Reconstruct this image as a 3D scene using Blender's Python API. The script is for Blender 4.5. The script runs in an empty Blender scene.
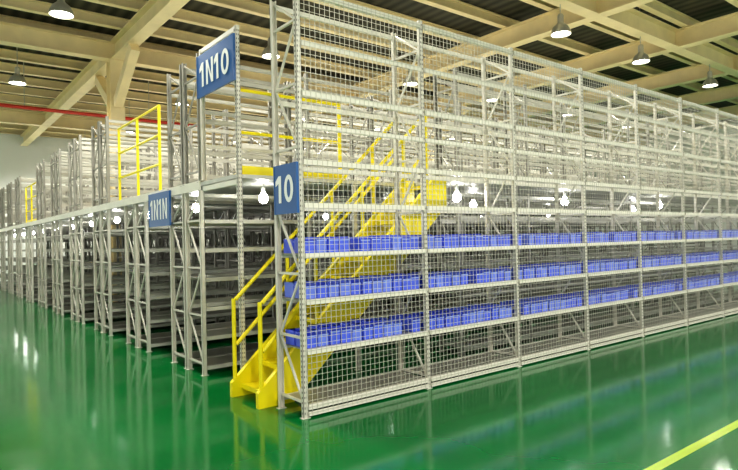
import bpy, math, random
from mathutils import Vector, Matrix
random.seed(4)
S=bpy.context.scene
COL=S.collection

# ---------------------------------------------------------------- materials
def mat(name,color,rough=.5,metal=0.0,emit=None,es=0,noise=0.0,nscale=6,bump=0.0,spec=None):
    m=bpy.data.materials.new(name); m.use_nodes=True
    nt=m.node_tree; b=nt.nodes['Principled BSDF']
    b.inputs['Base Color'].default_value=(*color,1)
    b.inputs['Roughness'].default_value=rough
    b.inputs['Metallic'].default_value=metal
    if spec is not None: b.inputs['Specular IOR Level'].default_value=spec
    if emit:
        b.inputs['Emission Color'].default_value=(*emit,1); b.inputs['Emission Strength'].default_value=es
    if noise>0:
        tc=nt.nodes.new('ShaderNodeTexCoord'); n=nt.nodes.new('ShaderNodeTexNoise')
        n.inputs['Scale'].default_value=nscale; n.inputs['Detail'].default_value=4
        nt.links.new(tc.outputs['Object'],n.inputs['Vector'])
        cr=nt.nodes.new('ShaderNodeValToRGB')
        cr.color_ramp.elements[0].position=.3; cr.color_ramp.elements[1].position=.7
        cr.color_ramp.elements[0].color=(*[max(0,c*(1-noise)) for c in color],1)
        cr.color_ramp.elements[1].color=(*[min(1,c*(1+noise)) for c in color],1)
        nt.links.new(n.outputs['Fac'],cr.inputs['Fac']); nt.links.new(cr.outputs['Color'],b.inputs['Base Color'])
    return m
M_post=mat('rack_post_paint',(.72,.69,.61),.38,.1,noise=.08,nscale=3)
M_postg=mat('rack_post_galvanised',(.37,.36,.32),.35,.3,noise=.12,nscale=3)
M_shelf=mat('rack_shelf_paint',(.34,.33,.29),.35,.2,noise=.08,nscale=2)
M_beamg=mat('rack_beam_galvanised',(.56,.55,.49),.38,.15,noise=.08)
M_beam=mat('rack_beam_paint',(.82,.79,.70),.4,.0,noise=.05)
M_slot=mat('rack_slot_dark',(.10,.10,.09),.8)
M_wire=mat('mesh_wire',(.66,.64,.56),.4,.2)
M_bin=mat('bin_blue_plastic',(.10,.16,.90),.28,noise=.12,nscale=5)
M_bin2=mat('bin_blue_plastic_light',(.18,.26,.95),.28,noise=.12,nscale=5)
M_binlip=mat('bin_lip_blue',(.36,.46,1.0),.3)
M_yel=mat('safety_yellow',(.97,.82,.01),.35,noise=.03)
M_deck=mat('deck_panel',(.57,.57,.53),.4,.1,noise=.08)
M_tread=mat('stair_tread_grey',(.35,.33,.22),.5,.3,noise=.1)
M_sign=mat('sign_blue',(.01,.11,.36),.35)
M_white=mat('sign_white',(.9,.92,.92),.4)
M_cream=mat('roof_steel_cream',(.86,.73,.43),.5,noise=.07,nscale=2)
M_wall=mat('wall_paint',(.88,.90,.86),.7,noise=.03,nscale=.7)
M_red=mat('pipe_red',(.60,.05,.03),.4)
M_lamp=mat('lamp_shell',(.55,.55,.50),.3,.6)
M_glow=mat('lamp_glow',(1,1,.9),.4,emit=(1,.98,.86),es=18)
M_bulb=mat('bulb_glow',(1,1,1),.4,emit=(1,.98,.94),es=42)
M_line=mat('floor_line_yellow',(.48,.68,.05),.2)
# floor
M_floor=bpy.data.materials.new('floor_green_epoxy'); M_floor.use_nodes=True
nt=M_floor.node_tree; b=nt.nodes['Principled BSDF']
tc=nt.nodes.new('ShaderNodeTexCoord'); n=nt.nodes.new('ShaderNodeTexNoise'); n.inputs['Scale'].default_value=.5; n.inputs['Detail'].default_value=5
nt.links.new(tc.outputs['Object'],n.inputs['Vector'])
cr=nt.nodes.new('ShaderNodeValToRGB'); cr.color_ramp.elements[0].position=.3; cr.color_ramp.elements[1].position=.75
cr.color_ramp.elements[0].color=(.0,.155,.030,1); cr.color_ramp.elements[1].color=(.0,.235,.05,1)
nt.links.new(n.outputs['Fac'],cr.inputs['Fac']); nt.links.new(cr.outputs['Color'],b.inputs['Base Color'])
b.inputs['Specular IOR Level'].default_value=.65
n2=nt.nodes.new('ShaderNodeTexNoise'); n2.inputs['Scale'].default_value=2.2; n2.inputs['Detail'].default_value=3
nt.links.new(tc.outputs['Object'],n2.inputs['Vector'])
mr=nt.nodes.new('ShaderNodeMapRange'); mr.inputs['To Min'].default_value=.06; mr.inputs['To Max'].default_value=.16
nt.links.new(n2.outputs['Fac'],mr.inputs['Value']); nt.links.new(mr.outputs['Result'],b.inputs['Roughness'])
bp=nt.nodes.new('ShaderNodeBump'); bp.inputs['Strength'].default_value=.14; bp.inputs['Distance'].default_value=.01
nt.links.new(n2.outputs['Fac'],bp.inputs['Height']); nt.links.new(bp.outputs['Normal'],b.inputs['Normal'])
# roof sheet : corrugation as light and shade bands put into the colour
M_roof=bpy.data.materials.new('roof_sheet'); M_roof.use_nodes=True
nt=M_roof.node_tree; b=nt.nodes['Principled BSDF']; b.inputs['Roughness'].default_value=.7
tc=nt.nodes.new('ShaderNodeTexCoord'); w=nt.nodes.new('ShaderNodeTexWave'); w.bands_direction='X'; w.inputs['Scale'].default_value=.9
nt.links.new(tc.outputs['Object'],w.inputs['Vector'])
cr=nt.nodes.new('ShaderNodeValToRGB'); cr.color_ramp.elements[0].color=(.018,.018,.010,1); cr.color_ramp.elements[1].color=(.07,.066,.04,1)
nt.links.new(w.outputs['Fac'],cr.inputs['Fac']); nt.links.new(cr.outputs['Color'],b.inputs['Base Color'])

# ---------------------------------------------------------------- mesh builder
class MB:
    def __init__(s): s.v=[];s.f=[];s.m=[];s.mats=[]
    def mi(s,m):
        if m not in s.mats: s.mats.append(m)
        return s.mats.index(m)
    def box(s,x0,x1,y0,y1,z0,z1,m):
        k=len(s.v)
        s.v+=[(x0,y0,z0),(x1,y0,z0),(x1,y1,z0),(x0,y1,z0),(x0,y0,z1),(x1,y0,z1),(x1,y1,z1),(x0,y1,z1)]
        s.f+=[(k,k+3,k+2,k+1),(k+4,k+5,k+6,k+7),(k,k+1,k+5,k+4),(k+1,k+2,k+6,k+5),(k+2,k+3,k+7,k+6),(k+3,k,k+4,k+7)]
        s.m+=[s.mi(m)]*6
    def bar(s,p,q,w,h,m,up=(0,0,1)):
        p=Vector(p);q=Vector(q);d=(q-p).normalized();u=Vector(up)
        if abs(d.dot(u))>.98: u=Vector((0,1,0))
        r=d.cross(u).normalized();u=r.cross(d).normalized()
        k=len(s.v)
        for c in (p,q):
            for a,bb in((-1,-1),(1,-1),(1,1),(-1,1)): s.v.append(tuple(c+r*a*w/2+u*bb*h/2))
        s.f+=[(k,k+1,k+2,k+3),(k+4,k+7,k+6,k+5),(k,k+4,k+5,k+1),(k+1,k+5,k+6,k+2),(k+2,k+6,k+7,k+3),(k+3,k+7,k+4,k)]
        s.m+=[s.mi(m)]*6
    def tube(s,pts,r,m,n=8):
        for p,q in zip(pts[:-1],pts[1:]):
            p=Vector(p);q=Vector(q);d=(q-p).normalized();u=Vector((0,0,1))
            if abs(d.z)>.98:u=Vector((0,1,0))
            a=d.cross(u).normalized();bb=a.cross(d).normalized();k=len(s.v)
            p=p-d*r*.3;q=q+d*r*.3
            for c in(p,q):
                for i in range(n):
                    t=2*math.pi*i/n; s.v.append(tuple(c+a*math.cos(t)*r+bb*math.sin(t)*r))
            for i in range(n): s.f.append((k+i,k+(i+1)%n,k+n+(i+1)%n,k+n+i)); s.m.append(s.mi(m))
            s.f.append(tuple(range(k+n-1,k-1,-1)));s.f.append(tuple(range(k+n,k+2*n)));s.m+=[s.mi(m)]*2
    def lathe(s,prof,c,m,n=20):
        k=len(s.v)
        for r,z in prof:
            for i in range(n):
                t=2*math.pi*i/n; s.v.append((c[0]+r*math.cos(t),c[1]+r*math.sin(t),c[2]+z))
        for j in range(len(prof)-1):
            for i in range(n):
                s.f.append((k+j*n+i,k+j*n+(i+1)%n,k+(j+1)*n+(i+1)%n,k+(j+1)*n+i));s.m.append(s.mi(m))
    def mesh(s,name):
        me=bpy.data.meshes.new(name);me.from_pydata(s.v,[],s.f)
        for m in s.mats: me.materials.append(m)
        me.polygons.foreach_set('material_index',s.m);me.update();return me
    def obj(s,name,loc=(0,0,0),parent=None):
        return place(s.mesh(name),name,loc,parent)
def place(me,name,loc=(0,0,0),parent=None):
    o=bpy.data.objects.new(name,me);COL.objects.link(o);o.location=loc
    if parent:o.parent=parent
    return o
def empty(name,loc=(0,0,0)):
    o=bpy.data.objects.new(name,None);COL.objects.link(o);o.location=loc;return o

BAY=1.64
TOP=4.2; DECK=2.5
def post(b,x,y,z0,z1,m,s=-1,w=.055,d=.04,slots=False,ends=False):
    t=.004
    yw=y if s<0 else y-t
    b.box(x-w/2,x+w/2,yw,yw+t,z0,z1,m)
    y2=y+d if s<0 else y-d
    ya,yb=min(y,y2),max(y,y2)
    b.box(x-w/2,x-w/2+t,ya,yb,z0,z1,m); b.box(x+w/2-t,x+w/2,ya,yb,z0,z1,m)
    if slots:
        z=z0+.04
        ys=y-.0012 if s<0 else y
        while z<z1-.03:
            for dx in(-.012,.012): b.box(x+dx-.004,x+dx+.004,ys,ys+.0012,z,z+.02,M_slot)
            if ends:
                b.box(x-w/2-.0012,x-w/2,(ya+yb)/2-.006,(ya+yb)/2+.006,z,z+.02,M_slot)
            z+=.05
    b.box(x-.045,x+.045,ya-.01,yb+.01,z0,z0+.006,m)

def rack(nb,depth,H,levels,bay=BAY,slots=False,panels=(),brace=True,mp=None,mbm=None,m_end=None):
    mp=mp or M_postg; mbm=mbm or M_beamg; m_end=m_end or mp
    b=MB()
    for i in range(nb+1):
        x=i*bay
        m0=m_end if i==0 else mp
        post(b,x,0,0,H,m0,-1,slots=slots,ends=(i==0 and slots)); post(b,x,depth,0,H,m0,1,ends=False)
        z=.15;k=0
        while z<H-.1:
            b.box(x-.012,x+.012,.04,depth-.04,z-.012,z+.012,m0)
            z2=min(z+.62,H-.05)
            a,c=(.04,depth-.04) if k%2==0 else (depth-.04,.04)
            b.bar((x,a,z),(x,c,z2),.02,.02,m0,up=(1,0,0))
            z+=.62;k+=1
    for i in range(nb):
        x0=i*bay+.03;x1=(i+1)*bay-.03
        for j,z in enumerate(levels):
            b.box(x0,x1,0,.03,z-.05,z,mbm)
            b.box(x0,x1,depth-.03,depth,z-.05,z,mbm)
            if j in panels:
                b.box(x0,x1,.03,depth-.03,z-.014,z-.002,M_shelf)
        if brace and i%3==1:
            b.bar((x0,depth-.01,.2),(x1,depth-.01,H-.2),.02,.006,mp); b.bar((x0,depth-.01,H-.2),(x1,depth-.01,.2),.02,.006,mp)
    return b

# ---------------------------------------------------------------- front screened rack
LV=[.13,.66,1.14,1.59,2.08,2.5,2.85,3.17,3.66,4.16]
NB=10
front=empty('mesh_screened_rack')
b=rack(NB,.5,TOP,LV[:6]+[3.17,4.16],slots=True,brace=False,mp=M_post,mbm=M_beam)
for i in range(NB):
    x0=i*BAY+.03;x1=(i+1)*BAY-.03
    for z in LV[:4]: b.box(x0,x1,.03,.47,z-.014,z-.002,M_shelf)
    for z in LV: b.box(x0-.005,x1+.005,-.018,-.002,z-.05,z,M_beam)
    b.box(x0-.005,x1+.005,-.018,-.002,.02,.06,M_beam)
b.obj('rack_frame',parent=front)
b=MB(); L=NB*BAY
n=int(L/.06)
wr=.0038
for i in range(n+1):
    x=i*.06
    b.box(x-wr/2,x+wr/2,-.024,-.020,.03,4.16,M_wire)
z=.05
while z<4.16:
    b.box(0,L,-.028,-.024,z-wr/2,z+wr/2,M_wire); z+=.06
b.obj('wire_mesh_panels',parent=front)
b=MB()
def bin_(b,x,y,z,w,d,h,m):
    t=.006
    b.box(x,x+w,y,y+d,z,z+t,m)
    b.box(x,x+t,y+.02,y+d,z+t,z+h,m); b.box(x+w-t,x+w,y+.02,y+d,z+t,z+h,m)
    b.box(x+t,x+w-t,y+d-t,y+d,z+t,z+h,m)
    b.box(x,x+w,y,y+t,z+t,z+h*.80,m)
    b.bar((x+t/2,y+.003,z+h*.78),(x+t/2,y+.03,z+h*.97),t,.01,m); b.bar((x+w-t/2,y+.003,z+h*.78),(x+w-t/2,y+.03,z+h*.97),t,.01,m)
    b.box(x,x+w,y-.008,y,z+h*.74,z+h*.82,M_binlip)
    b.box(x-.003,x+w+.003,y+d-t,y+d,z+h-.012,z+h,M_binlip)
for i in range(NB):
    for z in (.66,1.14,1.59):
        cnt=11; w=(BAY-.1)/cnt
        for k in range(cnt):
            if random.random()<.03: continue
            hh=.155+random.uniform(-.012,.012)
            m=random.choice((M_bin,M_bin,M_bin2))
            bin_(b,i*BAY+.05+k*w,.035+random.uniform(0,.02),z,w-.02,.2,hh,m)
            bin_(b,i*BAY+.05+k*w,.26,z,w-.02,.19,hh,m)
b.obj('storage_bins')

# ---------------------------------------------------------------- interior racks
lowL=[.12,.5,.88,1.26,1.64,2.02,2.36]
upL=[.1,.5,.95,1.4,1.62]
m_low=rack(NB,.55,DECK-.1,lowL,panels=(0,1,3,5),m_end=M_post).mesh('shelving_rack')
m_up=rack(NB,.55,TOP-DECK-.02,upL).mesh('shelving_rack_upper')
rows=[]; y=2.44
while y<29:
    rows.append(y); y+=2.25
for i,y in enumerate(rows):
    for dy in(0,.6):
        place(m_low,'shelving_rack',(0,y+dy,0)); place(m_up,'shelving_rack',(1.64 if i in(1,6) else 0,y+dy,DECK+.002))
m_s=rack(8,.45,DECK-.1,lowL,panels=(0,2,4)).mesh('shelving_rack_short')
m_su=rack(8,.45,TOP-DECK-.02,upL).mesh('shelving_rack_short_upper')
place(m_s,'shelving_rack',(BAY*2,1.0,0))
place(m_su,'shelving_rack',(BAY*2,1.0,DECK+.002))
b=MB()
post(b,0,1.32,0,4.2,M_post,-1,slots=True,ends=True); post(b,BAY,1.32,0,2.44,M_post,-1); post(b,0,2.38,DECK+.02,4.2,M_post,1)
b.box(-.02,.02,1.30,2.40,4.15,4.2,M_beam); b.box(-.02,.02,1.36,2.36,2.38,2.44,M_beam)
b.obj('portal_frame')

# deck (panels with cut-outs for the columns)
CY=13.2; CX=(1.83,14.9)
b=MB()
yb=rows[-1]+1.3
y0,y1=CY-.3,CY+.3
for a,c in((1.37,y0),(y1,yb)): b.box(-.02,L,a,c,DECK-.045,DECK,M_deck)
xs=[-.02,CX[0]-.3,CX[0]+.3,CX[1]-.3,CX[1]+.3,L]
for k in(0,2,4): b.box(xs[k],xs[k+1],y0,y1,DECK-.045,DECK,M_deck)
b.box(2.62,L,.56,1.37,DECK-.045,DECK,M_deck)
b.box(-.04,-.02,2.42,yb,DECK-.10,DECK+.02,M_beam)
b.obj('mezzanine_deck')

# ---------------------------------------------------------------- stairs
b=MB()
x0,x1=-.12,2.55; H=DECK
ya,yc=.62,1.24
dx=x1-x0
for yy in(ya,yc):
    k=len(b.v)
    for t in(-.03,.03):
        b.v+=[(x0-.08,yy+t,0),(x0+.34,yy+t,0),(x1+.05,yy+t,H-.36),(x1+.05,yy+t,H+.02),(x1-.12,yy+t,H+.02),(x0-.08,yy+t,.16)]
    b.f+=[tuple(k+i for i in range(6)),tuple(k+6+i for i in reversed(range(6)))]
    for i in range(6): b.f.append((k+i,k+6+i,k+6+(i+1)%6,k+(i+1)%6))
    b.m+=[b.mi(M_yel)]*8
ns=11
for i in range(ns):
    t=(i+.6)/ns
    xs_=x0+t*(x1-x0); zs=t*H
    b.box(xs_-.10,xs_+.14,ya+.03,yc-.03,zs-.03,zs,M_yel if i<2 else M_tread)
    b.box(xs_-.112,xs_-.10,ya+.03,yc-.03,zs-.05,zs+.002,M_yel)
for yy in(ya,yc):
    for hgt in(1.08,.58):
        b.tube([(x0,yy,hgt),(x1-.25,yy,H-.234+hgt)],.023,M_yel)
    b.tube([(x0-.03,yy,.0),(x0-.03,yy,1.08)],.024,M_yel)
    for t in(.25,.5,.75,.9):
        b.tube([(x0+t*dx,yy,t*H+.05),(x0+t*dx,yy,t*H+1.08)],.022,M_yel)
b.obj('staircase')
def rail(p,q,h=1.0,n=3,name='guard_railing',mid=2,toe=True):
    b=MB();p=Vector(p);q=Vector(q)
    for i in range(n):
        c=p.lerp(q,i/(n-1)); b.tube([c+Vector((0,0,.01)),c+Vector((0,0,h))],.024,M_yel)
        b.box(c.x-.05,c.x+.05,c.y-.05,c.y+.05,c.z,c.z+.01,M_yel)
    for k in range(mid+1):
        hh=h*(k+1)/(mid+1); b.tube([p+Vector((0,0,hh)),q+Vector((0,0,hh))],.02,M_yel)
    if toe: b.box(min(p.x,q.x)-.006,max(p.x,q.x)+.006,min(p.y,q.y)-.006,max(p.y,q.y)+.006,p.z+.01,p.z+.11,M_yel)
    return b.obj(name)
rail((.05,1.45,DECK),(1.5,1.45,DECK),1.0,2,mid=1)
rail((.06,4.2,DECK),(.06,6.4,DECK),1.35,3,toe=False)
rail((.06,15.2,DECK),(.06,17.4,DECK),1.2,3)

# ---------------------------------------------------------------- signs
def glyph(b,ch,u0,w,h,st):
    x=-.0150
    def quad(pts):
        k=len(b.v)
        for u,v in pts: b.v.append((x,-u,v))
        for u,v in pts: b.v.append((x-.002,-u,v))
        n=len(pts); b.f.append(tuple(range(k,k+n)));b.f.append(tuple(range(k+2*n-1,k+n-1,-1)))
        for i in range(n): b.f.append((k+i,k+n+i,k+n+(i+1)%n,k+(i+1)%n))
        b.m+=[b.mi(M_white)]*(n+2)
    h2=h/2
    if ch=='1':
        c=u0+w*.58
        quad([(c-st/2,-h2),(c+st/2,-h2),(c+st/2,h2),(c-st/2,h2)])
        quad([(c-st/2,h2),(c-st/2,h2-st*1.5),(c-st*1.7,h2-st*2.0),(c-st*1.7,h2-st*1.0)])
    elif ch=='N':
        quad([(u0,-h2),(u0+st,-h2),(u0+st,h2),(u0,h2)])
        quad([(u0+w-st,-h2),(u0+w,-h2),(u0+w,h2),(u0+w-st,h2)])
        quad([(u0+st,h2),(u0+st,h2-st*1.5),(u0+w-st,-h2),(u0+w-st,-h2+st*1.5)])
    elif ch=='0':
        c=u0+w/2;n=24
        for i in range(n):
            a=2*math.pi*i/n;a2=2*math.pi*(i+1)/n
            f=lambda a,r,q:(c+r*math.cos(a),q*math.sin(a))
            quad([f(a,w/2,h2),f(a2,w/2,h2),f(a2,w/2-st,h2-st*.9),f(a,w/2-st,h2-st*.9)])
def sign(txt,y0,y1,z0,z1,x,gh,gw,st,gap,name='aisle_sign'):
    e=empty(name,(x,(y0+y1)/2,(z0+z1)/2))
    b=MB();w=(y1-y0)/2;h=(z1-z0)/2
    b.box(-.012,.012,-w,w,-h,h,M_sign)
    for s in(-1,1): b.box(-.016,.012,s*w-.006,s*w+.006,-h,h,M_sign)
    b.obj('board',parent=e)
    ws=[gw*(.62 if c=='1' else 1) for c in txt]; tot=sum(ws)+gap*(len(txt)-1)
    b=MB();u=-tot/2
    for c,wc in zip(txt,ws): glyph(b,c,u,wc,gh,st);u+=wc+gap
    b.obj('lettering',parent=e)
    return e
sign('1N10',1.26,2.32,3.55,4.08,-.07,.30,.21,.056,.05)
sign('10',-.03,.40,1.98,2.47,-.06,.27,.17,.05,.04)
sign('1N1N',3.45,4.35,1.98,2.48,-.06,.30,.18,.045,.045)

# ---------------------------------------------------------------- building
def plane(name,x0,x1,y0,y1,z0,z1,m):
    b=MB();b.box(x0,x1,y0,y1,z0,z1,m);return b.obj(name)
XR,YB=34,31; RZ=8.0
plane('floor',-12,XR,-12,YB,-.1,0,M_floor)
plane('wall_back',-12,XR,YB,YB+.2,0,RZ,M_wall)
plane('wall_right',XR,XR+.2,-12,YB+.2,0,RZ,M_wall)
plane('ceiling',-12,XR+.2,-12,YB+.2,RZ,RZ+.1,M_roof)
plane('floor_line_1',-2,XR,-2.78,-2.70,0,.002,M_line)  # yellow marking line on the floor
def ibeam(b,p,q,w,h,m):
    p=Vector(p);q=Vector(q)
    b.bar(p,q,.02,h,m); up=Vector((0,0,h/2))
    b.bar(p+up,q+up,w,.025,m);b.bar(p-up,q-up,w,.025,m)
b=MB()
y=-8.2
while y<YB-.3:
    ibeam(b,(-12,y,RZ-.16),(XR-.05,y,RZ-.16),.18,.26,M_cream);y+=1.55
b.obj('roof_purlins')
b=MB()
for x in(-6.7,1.83,10.6,14.9,19.2,23.5,27.8):
    ibeam(b,(x,-11,RZ-.58),(x,YB-.1,RZ-.58),.34,.5,M_cream)
for yy in (3.0,13.2,24.6):
    ibeam(b,(-11,yy,RZ-.585),(XR-.1,yy,RZ-.585),.34,.5,M_cream)
b.obj('roof_girders')
def column(x,y):
    b=MB();H=RZ-.85
    b.box(-.2,.2,-.21,-.18,0,H,M_cream);b.box(-.2,.2,.18,.21,0,H,M_cream);b.box(-.015,.015,-.18,.18,0,H,M_cream)
    b.box(-.26,.26,-.27,.27,0,.03,M_cream)
    for s in(-1,1):
        b.bar((0,s*.2,H-1.3),(0,s*1.9,H-.1),.24,.26,M_cream)
    b.obj('steel_column',(x,y,0))
for x in CX: column(x,CY)
b=MB();b.tube([(-10,17,6.3),(6,17,6.3)],.06,M_red,10)
b.tube([(6,17,6.3),(6,17,RZ-.02)],.06,M_red,10)
for x in(-8,-4,0,4): b.tube([(x,17,6.3),(x,17,RZ-.01)],.012,M_lamp,6)
b.obj('sprinkler_pipe')

# lamps
LZ=6.5
b=MB()
b.lathe([(.0,.42),(.05,.42),(.07,.38),(.07,.22),(.10,.18),(.17,.12),(.22,.02),(.235,-.06),(.225,-.06),(.205,.02),(.15,.11),(.08,.15),(0,.16)],(0,0,0),M_lamp,24)
b.lathe([(0,-.035),(.14,-.035),(.19,-.01),(.19,.0),(0,.0)],(0,0,0),M_glow,24)
b.tube([(0,0,.42),(0,0,RZ-LZ-.02)],.012,M_lamp,6)
ml=b.mesh('pendant_lamp')
def spot(x,y,z,e):
    l=bpy.data.lights.new('lamp_light','SPOT');l.energy=e;l.color=(1,.965,.86);l.shadow_soft_size=.18
    l.spot_size=math.radians(172);l.spot_blend=.5
    o=bpy.data.objects.new('lamp_light',l);COL.objects.link(o);o.location=(x,y,z-.08)
for x in(-.5,4.3,9.1,12.9,17.4,22):
    for y in(3.05,8.3,14.5,20.5):
        if (x,y)==(-.5,20.5): continue
        place(ml,'pendant_lamp',(x,y,LZ))
        if x<20: spot(x,y,LZ,680)
for x,y in((-3,-7.5),(4.5,-7.5),(13,-7.5),(20,-5),(-6,27),(4,27),(14,27)):  # pendants along the back are added to brighten the back wall
    place(ml,'pendant_lamp',(x,y,LZ)); spot(x,y,LZ,1500 if y>0 else 1350)
# aisle bulbs
b=MB()
b.lathe([(0,-.065),(.04,-.05),(.058,-.02),(.06,0),(.05,.035),(.03,.07),(.022,.09)],(0,0,0),M_bulb,12)
b.lathe([(.024,.085),(.028,.14),(.0,.14)],(0,0,0),M_white,10)
b.tube([(0,0,.14),(0,0,.18)],.008,M_white,6)
mb=b.mesh('aisle_bulb')
for r in [1.3]+rows:
    yy=(1.9 if r==1.3 else r+1.72)
    for x in (.6,4.6,10.0):
        place(mb,'aisle_bulb',(x,yy,DECK-.23))
for x in(3.0,5.6,8.9): place(mb,'aisle_bulb',(x,.78,DECK-.23))

# world
w=bpy.data.worlds.new('World');S.world=w;w.use_nodes=True
w.node_tree.nodes['Background'].inputs[0].default_value=(1,.985,.91,1)
w.node_tree.nodes['Background'].inputs[1].default_value=1.05

# ---------------------------------------------------------------- camera
f=582.0
aR=math.atan(739/f)
F=Vector((math.cos(aR),math.sin(aR),0)); R=Vector((math.sin(aR),-math.cos(aR),0)); U=Vector((0,0,1))
pitch=math.radians(.54); F2=(F*math.cos(pitch)+U*math.sin(pitch)); U2=(U*math.cos(pitch)-F*math.sin(pitch))
th=math.radians(1.3)
R3=R*math.cos(th)-U2*math.sin(th); U3=U2*math.cos(th)+R*math.sin(th)
cam=bpy.data.cameras.new('camera');co=bpy.data.objects.new('camera',cam);COL.objects.link(co)
cam.sensor_width=36;cam.lens=f/738*36
m=Matrix((R3,U3,-F2)).transposed().to_4x4(); m.translation=Vector((-2.97,-4.81,1.7))
co.matrix_world=m
S.camera=co
S.view_settings.view_transform='Standard'
try: S.view_settings.look='Medium High Contrast'
except Exception as e: print('look',e)
S.view_settings.exposure=.15
